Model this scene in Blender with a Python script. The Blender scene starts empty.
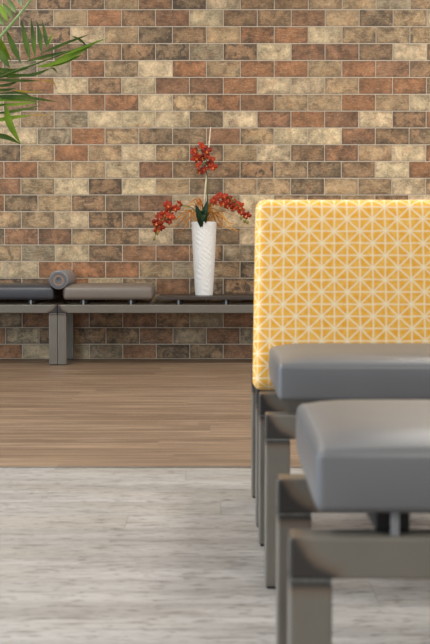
import bpy, bmesh, math, random
from mathutils import Vector, Matrix, Euler
random.seed(11)
scene = bpy.context.scene
COL = scene.collection
H = 0.759                      # camera height
PITCH = math.radians(3.277)
F = 1310.0                     # focal length in pixels of the 430 wide frame

# ------------------------------------------------------------------ helpers
def lin(c):
    c = c / 255.0
    return c / 12.92 if c <= 0.04045 else ((c + 0.055) / 1.055) ** 2.4
def rgb(r, g, b): return (lin(r), lin(g), lin(b), 1.0)

def at(px, py, Y):
    """world point at distance Y seen at pixel px, py"""
    a = math.atan((py - 322.0) / F) + PITCH
    z = H - Y * math.tan(a)
    zc = Y * math.cos(PITCH) - (z - H) * math.sin(PITCH)
    return Vector(((px - 215.0) * zc / F, Y, z))

def obj(name, bm, mat, parent=None, smooth=False):
    me = bpy.data.meshes.new(name)
    bmesh.ops.recalc_face_normals(bm, faces=bm.faces[:]) if not bm.loops.layers.uv else None
    bm.to_mesh(me); bm.free()
    if mat is not None:
        for m in (mat if isinstance(mat, (list, tuple)) else [mat]): me.materials.append(m)
    if smooth:
        me.polygons.foreach_set('use_smooth', [True] * len(me.polygons))
    o = bpy.data.objects.new(name, me)
    COL.objects.link(o)
    if parent is not None: o.parent = parent
    return o

def thing(name, label, cat, loc=(0, 0, 0), rz=0, group=None):
    o = bpy.data.objects.new(name, None); COL.objects.link(o)
    o.location = loc; o.rotation_euler = (0, 0, rz)
    o.empty_display_size = 0.05
    o['label'] = label; o['category'] = cat
    if group: o['group'] = group
    return o

def tag(o, label, cat, group=None):
    o['label'] = label; o['category'] = cat
    if group: o['group'] = group
    return o

def add_box(bm, x0, x1, y0, y1, z0, z1, bev=0.0, seg=2):
    g = bmesh.ops.create_cube(bm, size=1.0)
    vs = g['verts']
    for v in vs:
        v.co = Vector(((x0 + x1) / 2 + v.co.x * (x1 - x0), (y0 + y1) / 2 + v.co.y * (y1 - y0), (z0 + z1) / 2 + v.co.z * (z1 - z0)))
    if bev > 0:
        es = list({e for v in vs for e in v.link_edges})
        bmesh.ops.bevel(bm, geom=es, offset=bev, segments=seg, affect='EDGES', profile=0.5)

def box_bm(*a, **k):
    bm = bmesh.new(); add_box(bm, *a, **k); return bm

def add_tube(bm, pts, rad, sides=8, cap=True):
    n = len(pts)
    rings = []
    for i, p in enumerate(pts):
        p = Vector(p)
        d = (Vector(pts[min(i + 1, n - 1)]) - Vector(pts[max(i - 1, 0)])).normalized()
        up = Vector((0, 0, 1)) if abs(d.z) < 0.9 else Vector((0, 1, 0))
        s = d.cross(up).normalized(); t = s.cross(d).normalized()
        r = rad[i] if isinstance(rad, (list, tuple)) else rad
        rings.append([bm.verts.new(p + s * r * math.cos(2 * math.pi * k / sides) + t * r * math.sin(2 * math.pi * k / sides)) for k in range(sides)])
    for a, b in zip(rings, rings[1:]):
        for k in range(sides):
            bm.faces.new((a[k], a[(k + 1) % sides], b[(k + 1) % sides], b[k]))
    if cap:
        bm.faces.new(rings[0][::-1]); bm.faces.new(rings[-1])

def add_lathe(bm, prof, n=48, center=(0, 0, 0), cap_bottom=True):
    cx, cy, cz = center
    rings = []
    for r, z in prof:
        rings.append([bm.verts.new((cx + r * math.cos(2 * math.pi * k / n), cy + r * math.sin(2 * math.pi * k / n), cz + z)) for k in range(n)])
    for a, b in zip(rings, rings[1:]):
        for k in range(n):
            bm.faces.new((a[k], a[(k + 1) % n], b[(k + 1) % n], b[k]))
    if cap_bottom: bm.faces.new(rings[0][::-1])
    bm.faces.new(rings[-1])

def smooth_path(pts, n=24):
    """Catmull-Rom through pts"""
    pts = [Vector(p) for p in pts]
    P = [pts[0] * 2 - pts[1]] + pts + [pts[-1] * 2 - pts[-2]]
    out = []
    segs = len(pts) - 1
    for j in range(n + 1):
        t = j / n * segs
        i = min(int(t), segs - 1); f = t - i
        a, b, c, d = P[i], P[i + 1], P[i + 2], P[i + 3]
        out.append(0.5 * ((2 * b) + (c - a) * f + (2 * a - 5 * b + 4 * c - d) * f * f + (3 * b - a - 3 * c + d) * f ** 3))
    return out

def axis_samples(s, r, n, k=5):
    h = s / 2
    offs = [r - r * math.tan(math.radians(45 * i / k)) for i in range(k, -1, -1)]   # 0 .. r
    left = [-h + o for o in offs]
    mid = [-(h - r) + 2 * (h - r) * i / n for i in range(1, n)]
    return left + mid + [-v for v in left[::-1]]

def rounded_box(sx, sy, sz, r, nx=12, ny=12, nz=4, shape=None, uv=False):
    """box with rounded edges; shape(p) may move every point. centred on origin"""
    bm = bmesh.new()
    A = [axis_samples(sx, r, nx), axis_samples(sy, r, ny), axis_samples(sz, r, nz)]
    inner = (sx / 2 - r, sy / 2 - r, sz / 2 - r)
    cache = {}
    lay = bm.loops.layers.uv.new('UVMap') if uv else None
    def vert(p):
        key = tuple(round(c, 6) for c in p)
        if key in cache: return cache[key]
        q = Vector([max(-inner[i], min(inner[i], p[i])) for i in range(3)])
        d = Vector(p) - q
        w = q + d.normalized() * r if d.length > 1e-9 else Vector(p)
        if shape: w = shape(w)
        cache[key] = bm.verts.new(w)
        return cache[key]
    for ax in range(3):
        u, v = (ax + 1) % 3, (ax + 2) % 3
        for sgn in (-1, 1):
            for i in range(len(A[u]) - 1):
                for j in range(len(A[v]) - 1):
                    ps = []
                    for (a, b) in ((i, j), (i + 1, j), (i + 1, j + 1), (i, j + 1)):
                        p = [0, 0, 0]
                        p[ax] = A[ax][0] if sgn < 0 else A[ax][-1]
                        p[u] = A[u][a]; p[v] = A[v][b]
                        ps.append(p)
                    if sgn < 0: ps = ps[::-1]
                    f = bm.faces.new([vert(p) for p in ps])
                    if uv:
                        for l, p in zip(f.loops, ps):
                            yy = p[1] + sy / 2
                            if ax == 1: l[lay].uv = (p[0], p[2])
                            elif ax == 0: l[lay].uv = (p[0] + (yy if sgn > 0 else -yy), p[2])
                            else: l[lay].uv = (p[0], p[2] + (yy if sgn > 0 else -yy))
    return bm

# ------------------------------------------------------------------ node helper
class NT:
    def __init__(s, name):
        s.m = bpy.data.materials.new(name); s.m.use_nodes = True
        s.t = s.m.node_tree; s.n = s.t.nodes; s.l = s.t.links
        s.b = s.n['Principled BSDF']
    def node(s, typ, **kw):
        nd = s.n.new(typ)
        for k, v in kw.items(): setattr(nd, k, v)
        return nd
    def put(s, sock, v):
        if hasattr(v, 'is_output') or isinstance(v, bpy.types.NodeSocket): s.l.new(v, sock)
        else: sock.default_value = v
    def math(s, op, a, b=None, c=None, clamp=False):
        nd = s.node('ShaderNodeMath', operation=op); nd.use_clamp = clamp
        s.put(nd.inputs[0], a)
        if b is not None: s.put(nd.inputs[1], b)
        if c is not None: s.put(nd.inputs[2], c)
        return nd.outputs[0]
    def mix(s, fac, a, b, blend='MIX'):
        nd = s.node('ShaderNodeMix', data_type='RGBA', blend_type=blend)
        s.put(nd.inputs[0], fac); s.put(nd.inputs[6], a); s.put(nd.inputs[7], b)
        return nd.outputs[2]
    def ramp(s, fac, p0, p1):
        nd = s.node('ShaderNodeMapRange', interpolation_type='SMOOTHSTEP')
        s.put(nd.inputs[0], fac); s.put(nd.inputs[1], p0); s.put(nd.inputs[2], p1)
        return nd.outputs[0]
    def noise(s, vec, scale, detail=4, rough=0.55, dist=0.0):
        nd = s.node('ShaderNodeTexNoise')
        s.put(nd.inputs['Vector'], vec); nd.inputs['Scale'].default_value = scale
        nd.inputs['Detail'].default_value = detail; nd.inputs['Roughness'].default_value = rough
        nd.inputs['Distortion'].default_value = dist
        return nd.outputs['Fac']
    def mapping(s, vec, scale=(1, 1, 1), loc=(0, 0, 0)):
        nd = s.node('ShaderNodeMapping'); s.put(nd.inputs[0], vec)
        nd.inputs['Scale'].default_value = scale; nd.inputs['Location'].default_value = loc
        return nd.outputs[0]
    def obj(s): return s.node('ShaderNodeTexCoord').outputs['Object']
    def uv(s): return s.node('ShaderNodeTexCoord').outputs['UV']
    def sep(s, v):
        nd = s.node('ShaderNodeSeparateXYZ'); s.put(nd.inputs[0], v); return nd.outputs
    def bump(s, h, strength, dist=0.002):
        nd = s.node('ShaderNodeBump'); s.put(nd.inputs['Height'], h)
        nd.inputs['Strength'].default_value = strength; nd.inputs['Distance'].default_value = dist
        s.l.new(nd.outputs[0], s.b.inputs['Normal'])
    def set(s, color=None, rough=None, metal=None, spec=None, **kw):
        if color is not None: s.put(s.b.inputs['Base Color'], color)
        if rough is not None: s.put(s.b.inputs['Roughness'], rough)
        if metal is not None: s.put(s.b.inputs['Metallic'], metal)
        if spec is not None: s.put(s.b.inputs['Specular IOR Level'], spec)
        for k, v in kw.items(): s.put(s.b.inputs[k.replace('_', ' ')], v)
        return s.m

def plain(name, color, rough=0.5, metal=0.0, spec=0.5, var=0.15, scale=40):
    t = NT(name)
    n = t.noise(t.obj(), scale, 5)
    dark = tuple(c * (1 - var) for c in color[:3]) + (1,)
    lite = tuple(min(1, c * (1 + var)) for c in color[:3]) + (1,)
    return t.set(t.mix(t.ramp(n, 0.3, 0.7), dark, lite), rough, metal, spec)

# ------------------------------------------------------------------ materials
def mat_brick():
    t = NT('glazed_brick_tile')
    col = t.node('ShaderNodeVertexColor', layer_name='tint').outputs['Color']
    rn = t.node('ShaderNodeVertexColor', layer_name='shift').outputs['Color']
    off = t.node('ShaderNodeVectorMath', operation='MULTIPLY_ADD')
    t.put(off.inputs[0], rn); off.inputs[1].default_value = (37, 53, 71); t.put(off.inputs[2], t.obj())
    v = off.outputs[0]
    big = t.noise(v, 11, 5, 0.62, 0.4)
    fine = t.noise(v, 85, 5, 0.7)
    streak = t.noise(t.mapping(v, (14, 14, 95)), 1.6, 4, 0.65)
    patch = t.noise(t.mapping(v, (1, 1, 1), (9, 4, 2)), 17, 6, 0.7, 0.8)
    k = t.math('ADD', t.math('MULTIPLY', t.math('SUBTRACT', big, 0.5), 2.2), t.math('MULTIPLY', t.math('SUBTRACT', fine, 0.5), 1.3))
    k = t.math('ADD', t.math('ADD', k, t.math('MULTIPLY', t.math('SUBTRACT', streak, 0.5), 0.5)), 0.98)
    warm = t.noise(t.mapping(v, (1, 1, 1), (3, 8, 5)), 13, 4, 0.6, 0.5)
    col = t.mix(t.math('MULTIPLY', t.ramp(warm, 0.5, 0.68), 0.38), col, rgb(168, 120, 82))
    c = t.mix(1.0, col, t.node('ShaderNodeCombineColor').outputs[0], 'MULTIPLY')
    cc = c.node.inputs[7].links[0].from_node
    for i in range(3): t.put(cc.inputs[i], k)
    # lime wash streaks on part of the tiles, soot blotches on others
    rs = t.node('ShaderNodeSeparateColor'); t.put(rs.inputs[0], rn)
    wash = t.math('MULTIPLY', t.ramp(streak, 0.50, 0.68), t.math('MULTIPLY_ADD', rs.outputs[0], 0.62, 0.08))
    c = t.mix(wash, c, rgb(198, 180, 150))
    soot = t.math('MULTIPLY', t.ramp(patch, 0.50, 0.62), t.math('MULTIPLY_ADD', rs.outputs[1], 0.78, 0.08))
    c = t.mix(soot, c, rgb(66, 55, 46))
    tu, tv, _ = t.sep(t.uv())
    ed = t.math('MINIMUM', t.math('MULTIPLY', t.math('MINIMUM', tu, t.math('SUBTRACT', 1.0, tu)), 2.0), t.math('MINIMUM', tv, t.math('SUBTRACT', 1.0, tv)))
    en = t.noise(t.mapping(v, (1, 1, 1), (2, 6, 1)), 14, 5, 0.65)
    ed = t.math('ADD', ed, t.math('MULTIPLY', t.math('SUBTRACT', en, 0.5), 1.5))
    rim = t.math('MULTIPLY', t.math('SUBTRACT', 1.0, t.ramp(ed, -0.06, 0.24)), t.math('MULTIPLY_ADD', rs.outputs[1], 0.65, 0.20))
    c = t.mix(rim, c, rgb(70, 58, 48))
    speck = t.noise(t.mapping(v, (60, 60, 130)), 1.0, 3, 0.7)
    c = t.mix(t.math('MULTIPLY', t.ramp(speck, 0.54, 0.68), 0.38), c, rgb(92, 76, 60))
    c = t.mix(t.math('MULTIPLY', t.math('SUBTRACT', 1.0, t.ramp(speck, 0.30, 0.44)), 0.30), c, rgb(206, 190, 160))
    t.bump(t.math('ADD', t.math('MULTIPLY', fine, 0.5), big), 0.25, 0.002)
    return t.set(c, 0.55, 0.0, 0.35)

def mat_grout():
    t = NT('pale_grout')
    n = t.noise(t.obj(), 60, 4)
    return t.set(t.mix(n, rgb(190, 176, 156), rgb(212, 200, 182)), 0.85, 0, 0.2)

def mat_floor(kind):
    t = NT('floor_' + kind)
    o = t.obj()
    grey = kind == 'grey'
    x, y, z = t.sep(o)
    W, LEN = (0.185, 1.22)
    yr = t.math('DIVIDE', t.math('ADD', y, 20.0), W)
    row = t.math('FLOOR', yr)
    wn = t.node('ShaderNodeTexWhiteNoise', noise_dimensions='1D'); t.put(wn.inputs['W'], row)
    xr = t.math('ADD', t.math('DIVIDE', t.math('ADD', x, 20.0), LEN), wn.outputs['Value'])
    colm = t.math('FLOOR', xr)
    cv = t.node('ShaderNodeCombineXYZ'); t.put(cv.inputs[0], row); t.put(cv.inputs[1], colm)
    wn2 = t.node('ShaderNodeTexWhiteNoise', noise_dimensions='2D'); t.put(wn2.inputs['Vector'], cv.outputs[0])
    rnd = wn2.outputs['Value']
    fy = t.math('MULTIPLY', t.math('SUBTRACT', 0.5, t.math('ABSOLUTE', t.math('SUBTRACT', t.math('SUBTRACT', yr, row), 0.5))), W)
    fx = t.math('MULTIPLY', t.math('SUBTRACT', 0.5, t.math('ABSOLUTE', t.math('SUBTRACT', t.math('SUBTRACT', xr, colm), 0.5))), LEN)
    seam = t.math('SUBTRACT', 1.0, t.ramp(t.math('MINIMUM', fx, fy), 0.0005, 0.0018))
    sh = t.node('ShaderNodeCombineXYZ'); t.put(sh.inputs[0], t.math('MULTIPLY', rnd, 23.0)); t.put(sh.inputs[1], t.math('MULTIPLY', rnd, 7.0))
    ad = t.node('ShaderNodeVectorMath', operation='ADD'); t.put(ad.inputs[0], o); t.put(ad.inputs[1], sh.outputs[0])
    v = ad.outputs[0]
    if grey:
        s1 = t.noise(t.mapping(v, (1.2, 9, 1)), 1.0, 4, 0.55, 0.4)
        s2 = t.noise(t.mapping(v, (8, 40, 1)), 1.0, 4, 0.6, 0.3)
        s3 = t.noise(t.mapping(v, (16, 110, 1)), 1.0, 5, 0.65)
        s4 = t.noise(t.mapping(v, (0.7, 1.5, 1), (5, 2, 0)), 1.0, 2, 0.5)
        c = t.mix(t.ramp(s1, 0.30, 0.70), rgb(146, 143, 140), rgb(176, 173, 171))
        c = t.mix(t.math('MULTIPLY', t.ramp(s4, 0.45, 0.65), 0.35), c, rgb(166, 157, 144))
        c = t.mix(t.math('MULTIPLY', t.ramp(s2, 0.54, 0.64), 0.55), c, rgb(104, 99, 95))
        c = t.mix(t.math('MULTIPLY', t.ramp(s3, 0.50, 0.66), 0.45), c, rgb(112, 107, 102))
        s5 = t.noise(t.mapping(v, (22, 62, 1), (7, 3, 0)), 1.0, 3, 0.6)
        c = t.mix(t.math('MULTIPLY', t.ramp(s5, 0.57, 0.65), 0.60), c, rgb(90, 86, 83))
        c = t.mix(t.math('MULTIPLY', t.math('SUBTRACT', 1.0, t.ramp(s5, 0.30, 0.42)), 0.30), c, rgb(196, 194, 192))
        c = t.mix(t.math('MULTIPLY', rnd, 0.26), c, rgb(140, 131, 118))
        c = t.mix(t.math('MULTIPLY', seam, 0.5), c, rgb(100, 94, 88))
        t.bump(s3, 0.12, 0.001)
        return t.set(c, 0.42, 0, 0.4)
    s1 = t.noise(t.mapping(v, (0.9, 15, 1)), 1.0, 3, 0.6, 0.2)
    s2 = t.noise(t.mapping(v, (2.0, 44, 1)), 1.0, 3, 0.7)
    s3 = t.noise(t.mapping(v, (1.6, 24, 1), (3, 1, 0)), 1.0, 3, 0.6)
    c = t.mix(t.ramp(s1, 0.35, 0.65), rgb(114, 94, 76), rgb(146, 123, 101))
    c = t.mix(t.math('MULTIPLY', t.ramp(s2, 0.48, 0.62), 0.55), c, rgb(98, 80, 66))
    c = t.mix(t.math('MULTIPLY', t.ramp(s3, 0.52, 0.66), 0.6), c, rgb(176, 152, 126))
    c = t.mix(t.math('MULTIPLY', rnd, 0.12), c, rgb(110, 82, 60))
    t.bump(s2, 0.1, 0.001)
    return t.set(c, 0.45, 0, 0.35)

def mat_steel(L):
    """clear coated raw steel, scorched around the welded corners at both ends"""
    t = NT('raw_welded_steel')
    o = t.obj(); x, y, z = t.sep(o)
    xe = t.math('MINIMUM', x, t.math('SUBTRACT', L, x))
    n = t.noise(t.mapping(o, (9, 60, 9)), 1.0, 4)
    wob = t.math('MULTIPLY', t.math('SUBTRACT', t.noise(o, 30, 3), 0.5), 0.012)
    dx = t.math('SUBTRACT', 0.068, xe); dz = t.math('SUBTRACT', 0.402, z)
    dx = t.math('MAXIMUM', dx, 0.0)
    dd = t.math('SQRT', t.math('ADD', t.math('MULTIPLY', dx, dx), t.math('MULTIPLY', dz, dz)))
    dd = t.math('ADD', dd, wob)
    burn = t.math('MULTIPLY', t.ramp(dd, 0.052, 0.066), t.math('MULTIPLY', t.ramp(z, 0.318, 0.330), t.math('LESS_THAN', z, 0.3885)))
    burn = t.math('MULTIPLY', burn, t.math('SUBTRACT', 1.0, t.ramp(xe, 0.050, 0.070)))
    straw = t.math('MULTIPLY', t.ramp(dd, 0.040, 0.056), t.math('MULTIPLY', t.ramp(z, 0.308, 0.325), t.math('SUBTRACT', 1.0, t.ramp(xe, 0.056, 0.076))))
    base = t.mix(n, rgb(110, 105, 97), rgb(130, 125, 117))
    c = t.mix(t.math('MULTIPLY', straw, 0.45), base, rgb(112, 84, 58))
    c = t.mix(t.math('MULTIPLY', burn, 0.92), c, rgb(44, 43, 44))
    return t.set(c, 0.34, t.math('MULTIPLY_ADD', burn, -0.2, 0.40), 0.5)

def mat_vinyl(name, color, rough=0.42):
    t = NT(name)
    o = t.obj()
    n = t.noise(o, 9, 3); f = t.noise(o, 420, 2)
    a = tuple(c * 0.93 for c in color[:3]) + (1,); b = tuple(c * 1.07 for c in color[:3]) + (1,)
    t.bump(f, 0.12, 0.0006)
    return t.set(t.mix(n, a, b), rough, 0, 0.5)

def mat_fabric():
    t = NT('yellow_starburst_fabric')
    uvv = t.uv(); u, v, _ = t.sep(uvv)
    wob = t.math('MULTIPLY', t.math('SUBTRACT', t.noise(uvv, 16, 2), 0.5), 0.16)
    a = t.math('ADD', t.math("DIVIDE", u, 0.0336), wob)
    b = t.math('ADD', t.math("DIVIDE", v, 0.0317), wob)
    def near(x, period):          # distance to the nearest multiple
        q = t.math('DIVIDE', x, period)
        return t.math('MULTIPLY', t.math('ABSOLUTE', t.math('SUBTRACT', q, t.math('ROUND', q))), period)
    d1 = near(a, 1.0); d2 = near(b, 1.0)
    p = t.math('ADD', a, b); m = t.math('SUBTRACT', a, b)
    d3 = t.math('MULTIPLY', near(p, 2.0), 0.7071); d4 = t.math('MULTIPLY', near(m, 2.0), 0.7071)
    d = t.math('MINIMUM', t.math('MINIMUM', d1, d2), t.math('MINIMUM', d3, d4))
    line = t.math('SUBTRACT', 1.0, t.ramp(d, 0.030, 0.105))
    star = t.math('SUBTRACT', 1.0, t.ramp(t.math('SQRT', t.math('ADD', t.math('MULTIPLY', d3, d3), t.math('MULTIPLY', d4, d4))), 0.05, 0.20))
    w = t.math('MAXIMUM', t.math('MULTIPLY', line, 0.70), t.math('MULTIPLY', star, 0.88))
    n = t.noise(uvv, 60, 4, 0.6)
    yel = t.mix(t.ramp(n, 0.3, 0.75), rgb(236, 168, 54), rgb(246, 194, 98))
    c = t.mix(w, yel, rgb(248, 236, 208))
    t.bump(t.noise(uvv, 900, 2), 0.2, 0.0006)
    return t.set(c, 0.8, 0, 0.2)

def mat_leaf(name, a, b, rough=0.6):
    t = NT(name)
    n = t.noise(t.obj(), 7, 3)
    t.set(t.mix(t.ramp(n, 0.3, 0.7), a, b), rough, 0, 0.25)
    return t.m

def mat_petal():
    t = NT('red_orchid_petal')
    o = t.obj(); x, y, z = t.sep(o)
    r = t.math('SQRT', t.math('ADD', t.math('MULTIPLY', x, x), t.math('MULTIPLY', z, z)))
    info = t.node('ShaderNodeObjectInfo')
    n = t.noise(o, 90, 3)
    red = t.mix(info.outputs['Random'], rgb(112, 26, 17), rgb(176, 52, 28))
    c = t.mix(t.math('MULTIPLY', t.ramp(n, 0.45, 0.7), 0.5), red, rgb(206, 84, 42))
    c = t.mix(t.math('MULTIPLY', t.math('SUBTRACT', 1.0, t.ramp(r, 0.002, 0.010)), 0.8), c, rgb(150, 44, 20))
    return t.set(c, 0.5, 0, 0.3)

def mat_bolster_end():
    t = NT('bolster_end_cap')
    x, y, z = t.sep(t.obj())
    r = t.math('SQRT', t.math('ADD', t.math('MULTIPLY', x, x), t.math('MULTIPLY', z, z)))
    ring = t.math('SUBTRACT', 1.0, t.ramp(t.math('ABSOLUTE', t.math('SUBTRACT', r, 0.029)), 0.002, 0.006))
    c = t.mix(ring, rgb(94, 94, 98), rgb(146, 112, 84))
    c = t.mix(t.math('SUBTRACT', 1.0, t.ramp(r, 0.012, 0.018)), c, rgb(80, 80, 86))
    return t.set(c, 0.45, 0, 0.5)

M = {}
M['brick'] = mat_brick(); M['grout'] = mat_grout()
M['floor_grey'] = mat_floor('grey'); M['floor_wood'] = mat_floor('wood')
M['seat'] = mat_vinyl('blue_grey_vinyl', rgb(100, 101, 104), 0.37)
M['charcoal'] = mat_vinyl('charcoal_vinyl', rgb(58, 60, 67))
M['taupe'] = mat_vinyl('taupe_vinyl', rgb(116, 106, 98))
M['bolster'] = mat_vinyl('bolster_vinyl', rgb(128, 128, 132), 0.35); M['bolster_end'] = mat_bolster_end()
M['fabric'] = mat_fabric()
M['rail'] = plain('dark_rail', rgb(36, 32, 30), 0.7)
M['tab'] = plain('bracket_steel', rgb(140, 142, 146), 0.4, 0.6)
M['weld'] = plain('weld_bead', rgb(96, 96, 94), 0.45, 0.6, var=0.3, scale=200)
M['table'] = plain('dark_laminate', rgb(58, 49, 43), 0.5, var=0.12, scale=12)
M['black'] = plain('black_plastic', rgb(34, 34, 35), 0.6)
M['strip'] = plain('metal_strip', rgb(120, 116, 112), 0.4, 0.5)
M['white'] = plain('white_ceramic', rgb(232, 230, 226), 0.35, var=0.02)
M['ceiling'] = plain('ceiling_paint', rgb(226, 222, 214), 0.9, var=0.03)
M['palm'] = mat_leaf('palm_green', rgb(44, 68, 24), rgb(84, 106, 36))
M['palm_bright'] = mat_leaf('palm_bright_green', rgb(84, 116, 24), rgb(122, 148, 42))
M['palm_dry'] = mat_leaf('palm_dry_tip', rgb(150, 130, 50), rgb(184, 138, 62))
M['rachis'] = mat_leaf('palm_rachis', rgb(96, 128, 70), rgb(140, 164, 108))
M['pot'] = plain('grey_planter', rgb(96, 92, 88), 0.6); M['soil'] = plain('soil', rgb(58, 44, 34), 0.95, var=0.4)
M['petal'] = mat_petal()
M['lip'] = plain('orchid_lip', rgb(224, 120, 52), 0.5)
M['stem'] = mat_leaf('orchid_stem', rgb(88, 104, 48), rgb(120, 130, 66))
M['bud'] = mat_leaf('orchid_bud', rgb(96, 110, 44), rgb(140, 120, 60))
M['dark_leaf'] = mat_leaf('dark_green_leaf', rgb(24, 46, 32), rgb(48, 74, 44), 0.35)
M['grass'] = mat_leaf('ochre_grass', rgb(172, 96, 24), rgb(204, 144, 60), 0.6)
M['stake'] = plain('pale_stake', rgb(222, 206, 182), 0.6)

# ------------------------------------------------------------------ brick wall
WALL_Y = 8.89
PAL = {'C': (204, 182, 146), 'T': (174, 146, 110), 'B': (150, 119, 88), 'R': (158, 110, 75), 'r': (144, 105, 77),
       'D': (138, 115, 88), 'G': (160, 143, 116)}
ROWS = [  # rows from the top of the picture down; odd rows first
    'TBBTrDCBBTTGT',            # -1 (odd)
    'DDTRBrCBBrTDT',            # 0 (even)
    'DBCTDBTRRCTTT',            # 1
    'BrBBBDGBCrrBC',            # 2
    'GGRTCRTRRTRrB',            # 3
    'rRCBCrrRCCTRR',            # 4
    'BrRRCTRrTTRTC',            # 5
    'CTGCCCDCrRrCB',            # 6
    'CGRTDDrTCCrBD',            # 7
    'DTRTCTBTCBrTC',            # 8
    'RTTCrBBBTDBCR',            # 9
    'rTCBCTDTTDTTC',            # 10
    'DTBDrCTCTBTBC',            # 11
    'TTCBBTTCTrBTC',            # 12
    'rrTBCDDCBTrCT',            # 13
    'TGCBrrBGTBTrC',            # 14
    'CRRRTGTDBrTCB',            # 15
    'BBRCTrDBTCrBT',            # 16
    'TBrTCBTrDBTCr',            # 17
    'GrrBrBGrTDBGr',            # 18
    'GBBDrGrGBrTDG',            # 19
    'RCGGrDDrGBCrT',            # 20
]
def build_wall():
    bm = bmesh.new()
    lt = bm.loops.layers.float_color.new('tint'); ls = bm.loops.layers.float_color.new('shift'); lu = bm.loops.layers.uv.new('UVMap')
    pitch_x, pitch_z, g = 0.2278, 0.11246, 0.0060
    z_idx0 = 2.348               # joint between row -1 and row 0
    rnd = random.Random(5)
    def face(vs, c, s, mi):
        f = bm.faces.new(vs); f.material_index = mi
        for l in f.loops: l[lt] = c; l[ls] = s
        return f
    x_lo, x_hi = -5.2, 5.2
    top = 3.2
    yb, yf = WALL_Y, WALL_Y - 0.0035
    q = [bm.verts.new(p) for p in ((x_lo, yb, 0), (x_hi, yb, 0), (x_hi, yb, top), (x_lo, yb, top))]
    face(q, (1, 1, 1, 1), (0, 0, 0, 1), 1)
    q2 = [bm.verts.new(p) for p in ((x_lo, yb + .12, 0), (x_hi, yb + .12, 0), (x_hi, yb + .12, top), (x_lo, yb + .12, top))]
    face(q2[::-1], (1, 1, 1, 1), (0, 0, 0, 1), 1)
    for i in range(4):
        j = (i + 1) % 4
        face((q[j], q[i], q2[i], q2[j]), (1, 1, 1, 1), (0, 0, 0, 1), 1)
    for row in range(-9, 21):
        z1 = z_idx0 - row * pitch_z; z0 = z1 - pitch_z
        z0 = max(z0, 0.0); z1 = min(z1, top)
        even = row % 2 == 0
        ref = -0.172 if even else -0.172 + 0.5 * pitch_x     # left edge of brick 6 (even) / brick 6 (odd)
        for k in range(-24, 26):
            xa = ref + (k - 6) * pitch_x; xb = xa + pitch_x
            if xb < x_lo or xa > x_hi: continue
            xa = max(xa, x_lo); xb = min(xb, x_hi)
            if xb - xa < 0.02: continue
            if row >= -1 and 0 <= k < 13: code = ROWS[row + 1][k]
            else: code = rnd.choice('CTTBBRrDGTCRr')
            c = PAL[code]; f = rnd.uniform(0.93, 1.07)
            col = tuple(lin(min(255, v * f * rnd.uniform(0.994, 1.006))) for v in c) + (1,)
            wash = rnd.uniform(0.3, 1.0) if code in 'CGT' else rnd.uniform(0, 0.45)
            soot = rnd.uniform(0.5, 1.0) if code in 'DB' else rnd.uniform(0.05, 0.6)
            if code == 'C': soot *= 0.4
            s = (wash, soot, rnd.random(), 1)
            a0, a1, b0, b1 = xa + g / 2, xb - g / 2, z0 + g / 2, z1 - g / 2
            e = 0.0015
            o = [bm.verts.new((x, yb - 0.0001, z)) for x, z in ((a0, b0), (a1, b0), (a1, b1), (a0, b1))]
            i = [bm.verts.new((x, yf, z)) for x, z in ((a0 + e, b0 + e), (a1 - e, b0 + e), (a1 - e, b1 - e), (a0 + e, b1 - e))]
            ff = face(i, col, s, 0)
            for l, uv in zip(ff.loops, ((0, 0), (1, 0), (1, 1), (0, 1))): l[lu].uv = uv
            for p in range(4):
                r = (p + 1) % 4
                face((o[p], o[r], i[r], i[p]), col, s, 0)
    me = bpy.data.meshes.new('wall_back'); bm.to_mesh(me); bm.free()
    me.materials.append(M['brick']); me.materials.append(M['grout'])
    o = bpy.data.objects.new('wall_back', me); COL.objects.link(o); o['kind'] = 'structure'
build_wall()

# ------------------------------------------------------------------ floor, ceiling
SEAM = 4.48
o = obj('floor', box_bm(-5.2, 5.2, -2.5, SEAM, -0.1, 0.0), M['floor_grey']); o['kind'] = 'structure'
o = obj('floor', box_bm(-5.2, 5.2, SEAM, WALL_Y + .12, -0.1, 0.0), M['floor_wood']); o['kind'] = 'structure'
o = obj('trim_1', box_bm(-5.2, 5.2, SEAM - 0.012, SEAM + 0.012, -0.002, 0.002, bev=0.0008), M['strip']); o['kind'] = 'structure'
o = obj('ceiling', box_bm(-5.2, 5.2, -2.5, WALL_Y + .12, 3.2, 3.3), M['ceiling']); o['kind'] = 'structure'

# ------------------------------------------------------------------ benches
T, D, HB = 0.055, 0.47, 0.39        # tube, frame depth, beam top
UNIT = 0.61
def cushion_bm(w, d, z0, z1, crown, r):
    h = z1 - z0
    def shape(p):
        fx = max(0.0, 1 - (abs(p.x) / (w / 2)) ** 12); fy = max(0.0, 1 - (abs(p.y) / (d / 2)) ** 6)
        k = (p.z + h / 2) / h
        q = Vector(p)
        q.z += crown * fx * fy * max(0.0, k)
        s = math.sin(math.pi * min(1, max(0, k)))
        q.y += math.copysign(1, p.y) * 0.005 * s * (abs(p.y) / (d / 2)) ** 6 * fx
        q.x += math.copysign(1, p.x) * 0.005 * s * (abs(p.x) / (w / 2)) ** 6 * fy
        return q
    bm = rounded_box(w, d, h, r, 22, 20, 6, shape)
    return bm

def welt_bm(w, d, z, r=0.0016, corner=0.014):
    """stitched seam running round the cushion"""
    pts = []
    hx, hy = w / 2, d / 2
    for cx, cy, a0 in ((hx - corner, hy - corner, 0), (-hx + corner, hy - corner, 90), (-hx + corner, -hy + corner, 180), (hx - corner, -hy + corner, 270)):
        for k in range(6):
            a = math.radians(a0 + 18 * k)
            pts.append((cx + corner * math.cos(a), cy + corner * math.sin(a), z))
    pts.append(pts[0])
    bm = bmesh.new(); add_tube(bm, pts, r, 6, cap=False); return bm

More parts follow.
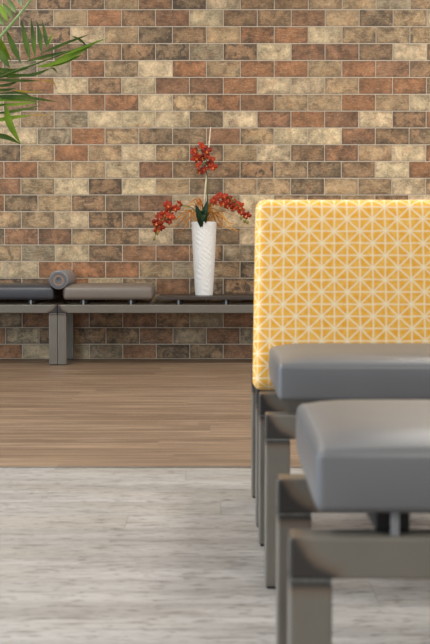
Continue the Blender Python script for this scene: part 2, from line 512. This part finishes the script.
STEEL = {}
def make_bench(name, label, loc, L, seats, rz=0, boff=0.0, group=None, category='bench'):
    """seats: list of (unit index, kind, material, width units)"""
    root = thing(name, label, category, loc, rz, group)
    key = round(L, 3)
    if key not in STEEL: STEEL[key] = mat_steel(L)
    st = STEEL[key]
    for y in (0, D - T):
        obj('beam', box_bm(0, L, y, y + T, HB - T, HB, bev=0.005, seg=3), st, root)
        for x in (0, L - T):
            leg = obj('leg', box_bm(x, x + T, y, y + T, 0.004, HB - T - 0.004, bev=0.005, seg=3), st, root)
            obj('weld', box_bm(x + .001, x + T - .001, y + .001, y + T - .001, HB - T - 0.0055, HB - T + 0.0015, bev=0.002), M['weld'], leg)
            obj('foot_pad', box_bm(x + .004, x + T - .004, y + .004, y + T - .004, 0.0, 0.005), M['black'], leg)
    n = int(round((L - 0.03) / UNIT))
    for u in range(n):
        for k in (0.165, 0.470):
            x = u * UNIT + k + boff
            rail = obj('cross_rail', box_bm(x - .022, x + .022, 0.03, D - 0.03, HB, HB + 0.031, bev=0.002), M['rail'], root)
            for y in (0.006, D - 0.011):
                obj('bracket_tab', box_bm(x - .0055, x + .0055, y, y + 0.006, HB, HB + 0.031, bev=0.001), M['tab'], rail)
    for (u, kind, mat, wu) in seats:
        x0 = u * UNIT + (0.028 if boff == 0 else 0.034)
        if kind == 'cushion':
            w, d = (0.586, 0.496) if L < 1 else (0.568, 0.490)
            if L > 1 and loc[0] < -1.5: x0 = u * UNIT + 0.046          # pushed up to the right end
            elif L > 1: x0 = u * UNIT + 0.038
            c = obj('seat_cushion', cushion_bm(w, d, 0, 0.081, 0.0175, 0.011 if L < 1 else 0.020), mat, root, smooth=True)
            c.location = (x0 + w / 2, D / 2 + 0.007, HB + 0.031 + 0.0405)
            s = obj('seam', welt_bm(w - 0.001, d - 0.001, 0.0295 if L < 1 else 0.0, 0.0011), mat, c, smooth=True)
        else:
            x1 = (u + wu) * UNIT + 0.002
            obj('table_top', box_bm(x0, x1, -0.004, D + 0.002, HB + 0.031, HB + 0.052, bev=0.0025), mat, root)
    return root

bA = make_bench('bench', 'nearest steel bench with a grey padded seat, its top edge lowest in the photo', (0.095, 1.650, 0), 0.64, [(0, 'cushion', M['seat'], 1)], -0.010, -0.03)
bB = make_bench('bench', 'steel bench with a grey seat and a tall yellow starburst patterned backrest', (0.1115, 2.872, 0), 0.64, [(0, 'cushion', M['seat'], 1)])
bC = make_bench('bench', 'steel bench mostly hidden behind the yellow backrest, only its thin leg edges showing', (0.1105, 3.510, 0), 0.64, [(0, 'cushion', M['seat'], 1)])
WX, WYF = -1.009, 8.385
bR = make_bench('bench', 'long steel wall bench carrying a taupe cushion, a dark table top and the white vase', (WX, WYF, 0), 3 * UNIT + 0.03,
                [(0, 'cushion', M['taupe'], 1), (1, 'table', M['table'], 2)])
bL = make_bench('bench', 'steel wall bench with a charcoal cushion at the left edge of the photo', (WX - 0.002 - (2 * UNIT + 0.03), WYF, 0), 2 * UNIT + 0.03,
                [(0, 'cushion', M['charcoal'], 1), (1, 'cushion', M['charcoal'], 1)])

# backrest of the second bench
def backrest():
    w, th, h, r = 0.610, 0.075, 0.496, 0.024
    def shape(p):
        q = Vector(p)
        k = (p.z + h / 2) / h
        q.x *= 1.0 - 0.030 * k                     # a little narrower to the top
        fx = max(0, 1 - (abs(p.x) / (w / 2)) ** 4); fz = max(0, 1 - (abs(p.z) / (h / 2)) ** 4)
        q.y += math.copysign(1, p.y) * 0.008 * fx * fz
        return q
    bm = rounded_box(w, th, h, r, 18, 3, 16, shape, uv=True)
    lay = bm.loops.layers.uv.active
    for f in bm.faces:
        for l in f.loops:
            u, v = l[lay].uv
            l[lay].uv = (u + w / 2 - 0.0412, v - h / 2 + 0.054)   # phase: first star column, first star row
    o = obj('backrest', bm, M['fabric'], bB, smooth=True)
    o['label'] = 'yellow backrest upholstered in a cream starburst line pattern'
    tilt = math.radians(7)
    o.rotation_euler = (-tilt, 0, 0)
    cx = -0.0135 + w / 2
    cz = 0.634; cy = D + 0.055
    o.location = (cx, cy + 0.030, cz)
    for x in (0.14, 0.47):
        bm = bmesh.new()
        add_box(bm, x - .02, x + .02, D - 0.001, D + 0.012, HB - 0.04, HB + 0.03, bev=0.002)
        add_box(bm, x - .02, x + .02, D + 0.010, D + 0.035, HB + 0.018, HB + 0.03, bev=0.002)
        obj('back_bracket', bm, M['rail'], bB)
backrest()

# bolster between the two wall bench cushions
def bolster():
    root = thing('bolster_cushion', 'round grey bolster lying between the charcoal and the taupe wall cushions', 'cushion', (-1.001, WYF - 0.005, 0.548))
    R, Ln, n = 0.0605, 0.470, 48
    bm = bmesh.new()
    prof = [(R - 0.006, 0.0), (R - 0.002, 0.0015), (R, 0.006)] + [(R + 0.001 * math.sin(math.pi * i / 10), 0.006 + (Ln - 0.012) * i / 10) for i in range(1, 10)] + [(R, Ln - 0.006), (R - 0.002, Ln - 0.0015), (R - 0.006, Ln)]
    rings = [[bm.verts.new((r * math.cos(2 * math.pi * k / n), y, r * math.sin(2 * math.pi * k / n))) for k in range(n)] for r, y in prof]
    for a, b in zip(rings, rings[1:]):
        for k in range(n): bm.faces.new((a[k], a[(k + 1) % n], b[(k + 1) % n], b[k]))
    bm.faces.new(rings[-1])
    obj('cover', bm, M['bolster'], root, smooth=True)
    bm = bmesh.new()
    prof = [(R - 0.006, 0.0), (0.046, -0.0015), (0.034, -0.002), (0.031, -0.0005), (0.027, -0.0005), (0.024, -0.002), (0.016, -0.002), (0.013, 0.0), (0.004, 0.0)]
    rings = [[bm.verts.new((r * math.cos(2 * math.pi * k / n), y, r * math.sin(2 * math.pi * k / n))) for k in range(n)] for r, y in prof]
    for a, b in zip(rings, rings[1:]):
        for k in range(n): bm.faces.new((a[k], a[(k + 1) % n], b[(k + 1) % n], b[k]))
    bm.faces.new(rings[-1])
    e = obj('end_cap', bm, M['bolster_end'], root, smooth=True)
    e['label'] = 'round end cap with a copper coloured ring'
bolster()

# ------------------------------------------------------------------ vase
VY = 8.62
TOP = HB + 0.052
VX = at(204.0, 260, VY).x
def vase():
    bm = bmesh.new()
    n, m, h = 120, 150, at(204, 222, VY).z - TOP
    rings = []
    def rad(t): return 0.057 + (0.083 - 0.057) * (t ** 0.85)
    for j in range(m + 1):
        t = j / m; z = t * h
        ring = []
        for k in range(n):
            a = 2 * math.pi * k / n
            r = rad(t)
            s = a * 0.08
            # flowing ripple relief
            w = math.sin(210 * z + 11 * a + 1.7 * math.sin(26 * z + 3 * a) + 1.3 * math.sin(2 * a + 9 * z)) * math.cos(14 * z - 2 * a)
            w += 0.5 * math.sin(19 * a - 120 * z + 2 * math.sin(3 * a))
            fade = min(1, t * 20, (1 - t) * 20)
            r += 0.0007 * w * fade
            ring.append(bm.verts.new((r * math.cos(a), r * math.sin(a), z)))
        rings.append(ring)
    for (r, z) in ((0.0815, h + 0.001), (0.079, h), (0.072, h - 0.06), (0.045, 0.03), (0.02, 0.02)):
        rings.append([bm.verts.new((r * math.cos(2 * math.pi * k / n), r * math.sin(2 * math.pi * k / n), z)) for k in range(n)])
    for a, b in zip(rings, rings[1:]):
        for k in range(n): bm.faces.new((a[k], a[(k + 1) % n], b[(k + 1) % n], b[k]))
    bm.faces.new(rings[0][::-1]); bm.faces.new(rings[-1])
    o = obj('vase', bm, M['white'], None, smooth=True)
    o.location = (VX, VY, TOP)
    tag(o, 'tall white vase with rippled relief standing on the dark bench table top', 'vase')
    return h
VH = vase()
MOUTH = TOP + VH

# ------------------------------------------------------------------ orchids
def petal(bm, ang, length, width, lift, curl):
    """one petal in the local xz plane, facing -y"""
    n, m = 5, 4
    g = []
    for i in range(n + 1):
        t = i / n
        wd = width * math.sin(math.pi * min(1, 0.12 + 0.80 * t)) ** 0.8
        if i == n: wd = width * 0.12
        row = []
        for j in range(m + 1):
            s = j / m * 2 - 1
            lx = s * wd / 2; lz = 0.003 + t * length
            ly = -lift * t + curl * t * t - 0.18 * wd * (1 - s * s)
            ca, sa = math.cos(ang), math.sin(ang)
            row.append(bm.verts.new((lx * ca + lz * sa, ly, -lx * sa + lz * ca)))
        g.append(row)
    for i in range(n):
        for j in range(m):
            bm.faces.new((g[i][j], g[i][j + 1], g[i + 1][j + 1], g[i + 1][j]))

def blossom_meshes(seed):
    r = random.Random(seed)
    bm = bmesh.new()
    for a, L, W in ((0, .027, .019), (72, .030, .026), (144, .025, .017), (216, .025, .017), (288, .030, .026)):
        petal(bm, math.radians(a + r.uniform(-9, 9)), L * r.uniform(.9, 1.1), W * r.uniform(.9, 1.1), r.uniform(.0, .010), r.uniform(-.006, .014))
    me = bpy.data.meshes.new('flower')
    bm.to_mesh(me); bm.free(); me.materials.append(M['petal'])
    me.polygons.foreach_set('use_smooth', [True] * len(me.polygons))
    bm = bmesh.new()
    petal(bm, math.radians(180), .012, .010, .012, .0)
    petal(bm, math.radians(150), .007, .006, .012, .0); petal(bm, math.radians(210), .007, .006, .012, .0)
    add_tube(bm, [(0, 0.002, 0), (0, -.004, .001), (0, -.009, 0)], [.002, .003, .0015], 6)
    ml = bpy.data.meshes.new('lip')
    bm.to_mesh(ml); bm.free(); ml.materials.append(M['lip'])
    return me, ml
BLOOMS = [blossom_meshes(s) for s in range(4)]

def orchid(label, path, rad, flowers, buds, sizes=1.0, seed=0):
    """path, flowers, buds: points in the room"""
    base = path[0]
    root = thing('orchid_spray', label, 'flower', base, 0, None)
    bm = bmesh.new()
    P = smooth_path([Vector(p) - base for p in path], 30)
    add_tube(bm, P, [rad * (1 - 0.5 * i / 30) for i in range(31)], 8)
    r = random.Random(seed)
    ends = [Vector(f) - base for f in flowers]
    for e in ends + [Vector(b) - base for b in buds]:        # short flower stalks
        near = min(P, key=lambda p: (p - e).length + 0.3 * max(0, p.z - e.z))
        midp = (near + e) / 2 + Vector((0, -.004, .006))
        add_tube(bm, [near, midp, e + Vector((0, .004, 0))], rad * 0.5, 6)
    obj('stem', bm, M['stem'], root, smooth=True)
    for i, e in enumerate(ends):
        me, ml = BLOOMS[i % 4]
        o = bpy.data.objects.new('flower', me); COL.objects.link(o); o.parent = root
        o.location = e
        o.rotation_euler = (r.uniform(-.55, .45), r.uniform(-.6, .6), r.uniform(-.9, .9))
        s = sizes * r.uniform(.86, 1.14); o.scale = (s, s, s)
        l = bpy.data.objects.new('lip', ml); COL.objects.link(l); l.parent = o
    for b in buds:
        bm = bmesh.new()
        bmesh.ops.create_uvsphere(bm, u_segments=10, v_segments=8, radius=0.0085)
        for v in bm.verts: v.co.z *= 1.35
        o = obj('bud', bm, M['bud'], root, smooth=True)
        o.location = Vector(b) - base; o.rotation_euler = (r.uniform(-.5, .5), r.uniform(-.8, .8), 0)
    return root

jit = random.Random(3)
def P3(lst, Y, spread=0.03): return [at(x, y, Y + jit.uniform(-spread, spread)) for x, y in lst]
orchid('upright red orchid spray, the tallest flower in the white vase',
       [at(206, 232, VY + .02), at(207.2, 205, VY + .02), at(207.6, 186, VY + .01), at(206, 167, VY - .01), at(201, 148, VY - .02)], 0.0042,
       P3([(202, 146.0), (206.5, 151.0), (194, 151.5), (196, 158.0), (207, 156.0), (211.5, 159.5), (198.5, 165.0), (209.5, 164.0), (204.5, 169.5), (213, 167.0), (200.5, 171.5), (202, 158.0)], VY - .02), [], 1.12, 1)
orchid('drooping red orchid spray arching left over the vase rim',
       [at(201, 232, VY), at(197, 213, VY - .02), at(187, 206, VY - .05), at(175, 208, VY - .07), at(163, 219, VY - .08), at(157, 231, VY - .08), at(154.5, 238.5, VY - .08)], 0.0034,
       P3([(180, 203.8), (175.5, 208.3), (169, 209.8), (167.5, 205.3), (165, 214.3), (159.5, 215.3), (170.5, 216.3), (169.5, 221.3), (163, 219.8), (156.5, 222.8), (160, 226.8), (157, 229.8)], VY - .08),
       [at(157.5, 233.5, VY - .08), at(154, 239, VY - .08)], 1.05, 2)
orchid('drooping orange-red orchid spray arching right over the vase rim',
       [at(206, 232, VY - .01), at(209, 208, VY - .03), at(217, 197, VY - .05), at(228, 197, VY - .07), at(238, 205, VY - .08), at(244, 215, VY - .08), at(246.5, 223, VY - .08)], 0.0034,
       P3([(218.5, 196.3), (223, 196.8), (228, 198.8), (214.5, 200.3), (227.5, 205.3), (235, 203.8), (239.5, 206.8), (241.5, 211.8), (246.5, 215.3), (233.5, 207.8), (223, 202.8)], VY - .08),
       [at(241, 218, VY - .08), at(244.5, 221.5, VY - .08), at(247.5, 222.5, VY - .08)], 1.08, 4)

# stake beside the upright spray
bm = bmesh.new()
s0, s1 = at(200.9, 240, VY - .03), at(210.6, 127, VY + .03)
add_tube(bm, [Vector((0, 0, 0)), (s1 - s0) * .5, s1 - s0], [0.0062, 0.0056, 0.0040], 8)
o = obj('stake', bm, M['stake'], None, smooth=True); o.location = s0
tag(o, 'thin pale stake rising behind the upright orchid spray', 'stick')

# leaves and grass
def blade(bm, path, width, fold=0.25, n=12, mid=0.45, side=None, mi=0):
    P = smooth_path(path, n)
    rows = []
    for i, p in enumerate(P):
        t = i / n
        d = (P[min(i + 1, n)] - P[max(i - 1, 0)]).normalized()
        s = side if side is not None else Vector((0, -1, 0)).cross(d)
        s = (s - d * s.dot(d))
        s = s.normalized() if s.length > 1e-6 else Vector((1, 0, 0))
        nrm = d.cross(s).normalized()
        w = width * (math.sin(math.pi * (0.5 * t / mid if t < mid else 0.5 + 0.5 * (t - mid) / (1 - mid))) * 0.92 + 0.05)
        rows.append([bm.verts.new(p - s * w / 2 + nrm * w * fold), bm.verts.new(p), bm.verts.new(p + s * w / 2 + nrm * w * fold)])
    for a, b in zip(rows, rows[1:]):
        for k in range(2):
            f = bm.faces.new((a[k], a[k + 1], b[k + 1], b[k])); f.material_index = mi

def leafy(name, label, cat, specs, mat):
    base = at(203.5, 234, VY)
    root = thing(name, label, cat, base)
    for path, w in specs:
        bm = bmesh.new(); blade(bm, [p - base for p in path], w, 0.18)
        o = obj('leaf' if w > 0.02 else 'blade', bm, mat, root, smooth=True)
    return root
leafy('orchid_leaves', 'dark green broad leaves at the mouth of the white vase', 'leaves',
      [([at(203, 230, VY - .05), at(199.5, 216, VY - .09), at(195.5, 204, VY - .10)], 0.042),
       ([at(203, 232, VY - .05), at(204, 216, VY - .09), at(208, 199, VY - .08)], 0.044),
       ([at(202, 230, VY - .06), at(200.5, 219, VY - .12), at(203.5, 212, VY - .13), at(202, 221, VY - .125)], 0.05)], M['dark_leaf'])
g = random.Random(9)
specs = []
tips = [(174, 219), (168, 226), (171, 213), (179, 210), (186, 205), (193, 197), (197.5, 197), (201, 200), (176, 230), (182, 224), (164, 221),
        (213, 203), (218, 207), (224, 204), (229, 210), (233, 216), (238, 224), (243, 232), (230, 228), (236, 231), (222, 226), (226, 219), (219, 212), (214, 211), (211, 206)]
for (x, y) in tips:
    dx = x - 203.5
    Y = VY + g.uniform(-.10, .03)
    b = at(203.5 + dx * .12 + g.uniform(-3, 3), 230, VY + g.uniform(-.04, .02))
    m1 = at(203.5 + dx * .35, min(y, 214) - g.uniform(0, 5) + (6 if abs(dx) < 12 else 0), (VY + Y) / 2)
    m2 = at(203.5 + dx * .72, y - g.uniform(1, 5) if abs(dx) > 12 else (214 + y) / 2 - 1, Y)
    specs.append(([b, m1, m2, at(x, y, Y)], (g.uniform(0.005, 0.009) if abs(dx) > 22 else g.uniform(0.008, 0.013))))
leafy('ochre_grass', 'thin ochre grass blades fanning out between the orchid sprays', 'grass', specs, M['grass'])

# ------------------------------------------------------------------ palm
PY = 6.4
def palm():
    base = Vector((-1.68, PY + .05, 0))
    root = thing('potted_palm', 'feathery green palm reaching in at the upper left of the photo', 'plant', base)
    def L(p): return p - base
    bm = bmesh.new()
    add_lathe(bm, [(0.14, 0), (0.15, 0.01), (0.185, 0.30), (0.20, 0.36), (0.20, 0.38), (0.185, 0.38), (0.18, 0.34), (0.02, 0.335)], 40)
    obj('pot', bm, M['pot'], root, smooth=True)
    bm = bmesh.new(); add_lathe(bm, [(0.176, 0.332), (0.15, 0.346), (0.01, 0.352)], 32)
    obj('soil', bm, M['soil'], root, smooth=True)
    r = random.Random(2)
    hub = Vector((0, 0, 0.34))
    mats = [M['palm'], M['palm_bright'], M['palm_dry']]
    def frond(path, leaflets, rad=0.009, rm='rachis'):
        """path: local rachis points; leaflets: (list of local points, width, material)"""
        f = obj('frond', leaf_bm(leaflets), mats, root, smooth=True)
        bm = bmesh.new()
        n = 40
        P = smooth_path(path, n)
        add_tube(bm, P, [rad * (1 - 0.72 * i / n) for i in range(n + 1)], 8)
        obj('rachis', bm, M[rm], f, smooth=True)
    def leaf_bm(leaflets):
        bm = bmesh.new()
        for path, w, mi in leaflets:
            blade(bm, path, w * (1.3 if w > .0155 else 1.1), 0.16, 10, 0.4, None, mi)
        return bm
    def px(pts, dy=0.0):          # visible leaflet: bow a little in depth
        out = []
        for i, (x, y) in enumerate(pts):
            out.append(L(at(x, y, PY + dy + 0.03 * i)))
        return out
    # frond rising out of the top of the frame
    lf = []
    for pts, w, mi in [([(13, 18), (8, 10), (2, 3)], .020, 0), ([(16, 13), (12, 6), (7, -2)], .020, 0), ([(22, 6), (20, 0), (17, -8)], .020, 0),
                       ([(4, 26), (0, 19), (-6, 12)], .020, 0), ([(-6, 40), (-14, 30), (-20, 18)], .02, 0), ([(28, -2), (30, -14), (27, -26)], .02, 0), ([(8, 22), (2, 10), (-6, 0)], .022, 1),
                       ([(-2, 36), (3, 48), (11, 61)], .026, 1), ([(-14, 52), (-16, 66), (-12, 80)], .022, 0), ([(-24, 66), (-30, 50), (-40, 40)], .022, 0),
                       ([(35, -10), (45, -18), (62, -22)], .02, 0), ([(43, -22), (40, -36), (36, -48)], .02, 0)]:
        lf.append((px(pts, 0.02), w, mi))
    frond([hub + Vector((.02, 0, 0)), L(at(-135, 250, PY)), L(at(-95, 150, PY)), L(at(-45, 85, PY)), L(at(0, 37, PY)), L(at(19, 15, PY)), L(at(34, -5, PY)), L(at(52, -36, PY + .05))], lf, 0.0125)
    # frond reaching furthest right
    lf = []
    for pts, w, mi in [([(21, 63), (13, 46), (6, 29)], .024, 0), ([(30, 60), (26, 42), (21, 19)], .022, 0), ([(35, 57), (33.5, 40), (31, 18)], .019, 0),
                       ([(41.5, 53), (40, 38), (37, 21)], .018, 0), ([(47, 48), (45.5, 36), (42, 20)], .016, 0), ([(47, 47), (50, 40), (53, 33)], .013, 1),
                       ([(10, 68), (2, 56), (-6, 42)], .026, 0), ([(48, 66), (72, 55), (98, 41)], .026, 1), ([(36, 67), (60, 63), (83, 55)], .018, 1),
                       ([(40, 54), (64, 44), (90, 34)], .014, 0), ([(72, 36), (80, 40), (87, 46)], .012, 0), ([(62, 56), (84, 47), (107, 38.5)], .012, 1),
                       ([(24, 62), (48, 56), (72, 50)], .015, 0), ([(16, 77), (36, 74), (51, 68)], .014, 0), ([(50, 68), (54, 69), (57.5, 73)], .009, 0),
                       ([(-6, 68), (10, 71), (30, 68)], .018, 0), ([(-6, 72), (12, 76), (34, 74)], .018, 0), ([(-6, 80), (16, 80.5), (41, 81)], .014, 0),
                       ([(-8, 78), (10, 74), (26, 66)], .016, 1), ([(-6, 86), (8, 85), (20, 80)], .014, 0), ([(12, 90), (26, 91.5), (44, 92.5)], .009, 2), ([(-8, 90), (6, 90), (16, 88)], .014, 0), ([(40, 81), (52, 81), (57, 90)], .007, 2)]:
        lf.append((px(pts, -0.02), w, mi))
    frond([hub + Vector((.04, -.01, 0)), L(at(-130, 280, PY - .02)), L(at(-100, 175, PY - .02)), L(at(-55, 105, PY - .02)), L(at(0, 77, PY - .02)), L(at(30, 66, PY - .01)), L(at(62, 54, PY)), L(at(84, 46, PY + .02)), L(at(103, 39.5, PY + .04))], lf, 0.0075, 'palm')
    # lowest frond, mostly left of the frame
    lf = []
    for pts, w, mi in [([(-14, 97), (20, 97), (59, 102)], .016, 0), ([(-14, 100), (12, 100), (40, 101.5)], .014, 1), ([(-12, 105), (14, 104.5), (40, 102)], .013, 1),
                       ([(-10, 114), (16, 111), (41, 105.5)], .013, 0), ([(-12, 122), (10, 118), (32, 115)], .016, 1), ([(30, 115.5), (40, 115), (48, 115.5)], .006, 2),
                       ([(5.5, 105), (10, 124), (20.5, 144)], .028, 1), ([(-12, 135), (6, 137), (20.5, 144)], .020, 0), ([(-8, 94), (20, 93), (34, 98)], .012, 0), ([(-30, 116), (-30, 132), (-20, 150)], .022, 0),
                       ([(-40, 128), (-44, 110), (-40, 90)], .022, 0), ([(-50, 134), (-48, 150), (-38, 166)], .022, 0)]:
        lf.append((px(pts, -0.05), w, mi))
    frond([hub + Vector((.05, -.03, 0)), L(at(-122, 300, PY - .05)), L(at(-95, 205, PY - .05)), L(at(-60, 145, PY - .05)), L(at(-24, 112, PY - .05)), L(at(6, 104, PY - .05))], lf, 0.008, 'palm')
    # the rest of the crown, outside the frame
    for (az, top, reach) in [(175, 1.75, .75), (120, 1.9, .5), (215, 1.55, .8), (255, 1.8, .5), (150, 2.1, .4)]:
        a = math.radians(az); dr = Vector((math.cos(a), math.sin(a), 0))
        path = [hub + dr * .03, hub + dr * .12 + Vector((0, 0, .5)), hub + dr * reach * .45 + Vector((0, 0, (top - .34) * .9)), hub + dr * reach * .8 + Vector((0, 0, top - .34)), hub + dr * reach * 1.15 + Vector((0, 0, (top - .34) * .88))]
        P = smooth_path(path, 40)
        sd = dr.cross(Vector((0, 0, 1)))
        lf = []
        for i in range(14, 40, 2):
            for s in (-1, 1):
                ln = 0.30 * math.sin(math.pi * (i - 8) / 36) + .06
                tdir = (P[min(i + 1, 40)] - P[i - 1]).normalized()
                e = P[i] + (tdir * .6 + sd * s * .8 + Vector((0, 0, -.1))) * ln
                lf.append(([P[i], (P[i] + e) / 2 + Vector((0, 0, .03)), e], .022, 0 if r.random() < .7 else 1))
        frond(path, lf)
palm()

# ------------------------------------------------------------------ camera
cam = bpy.data.cameras.new('camera'); co = bpy.data.objects.new('camera', cam); COL.objects.link(co)
co.location = (0, 0, H); co.rotation_euler = (math.pi / 2 - PITCH, 0, 0)
cam.sensor_fit = 'HORIZONTAL'; cam.sensor_width = 24.0; cam.lens = F / 430.0 * 24.0
cam.clip_start = 0.05
cam.dof.use_dof = True; cam.dof.focus_distance = 8.6; cam.dof.aperture_fstop = 8.5; cam.dof.aperture_blades = 9
scene.camera = co

# ------------------------------------------------------------------ light
w = bpy.data.worlds.new('world'); scene.world = w; w.use_nodes = True
bg = w.node_tree.nodes['Background']
bg.inputs[0].default_value = (0.86, 0.93, 1.0, 1); bg.inputs[1].default_value = 0.40
def area(name, loc, target, sx, sy, power, color):
    l = bpy.data.lights.new(name, 'AREA'); l.shape = 'RECTANGLE'; l.size = sx; l.size_y = sy
    l.energy = power; l.color = color
    o = bpy.data.objects.new(name, l); COL.objects.link(o)
    o.location = loc
    d = Vector(target) - Vector(loc)
    o.rotation_euler = d.to_track_quat('-Z', 'Y').to_euler()
    return o
area('window_daylight', (-5.0, 2.2, 1.6), (0, 2.4, 0.6), 4.5, 2.4, 225, (0.74, 0.87, 1.0))
area('window_daylight', (5.0, 6.6, 1.7), (0, 7.6, 0.8), 3.2, 2.4, 60, (1.0, 0.97, 0.93))
for x, y, p in ((-1.5, 6.8, 50), (1.5, 6.8, 50), (-1.5, 3.6, 50), (1.5, 3.6, 50), (-1.5, -0.6, 75), (1.5, -0.6, 75)):  # last pair, behind the camera, is added fill to brighten the backrest
    area('ceiling_lamp_and_fill', (x, y, 3.18), (x, y, 0), 0.6, 0.6, p, (1.0, 0.95, 0.87))

vs = scene.view_settings
vs.view_transform = 'Standard'; vs.look = 'None'; vs.exposure = 0.0; vs.gamma = 1.0; vs.use_curve_mapping = False
scene.cycles.use_denoising = True
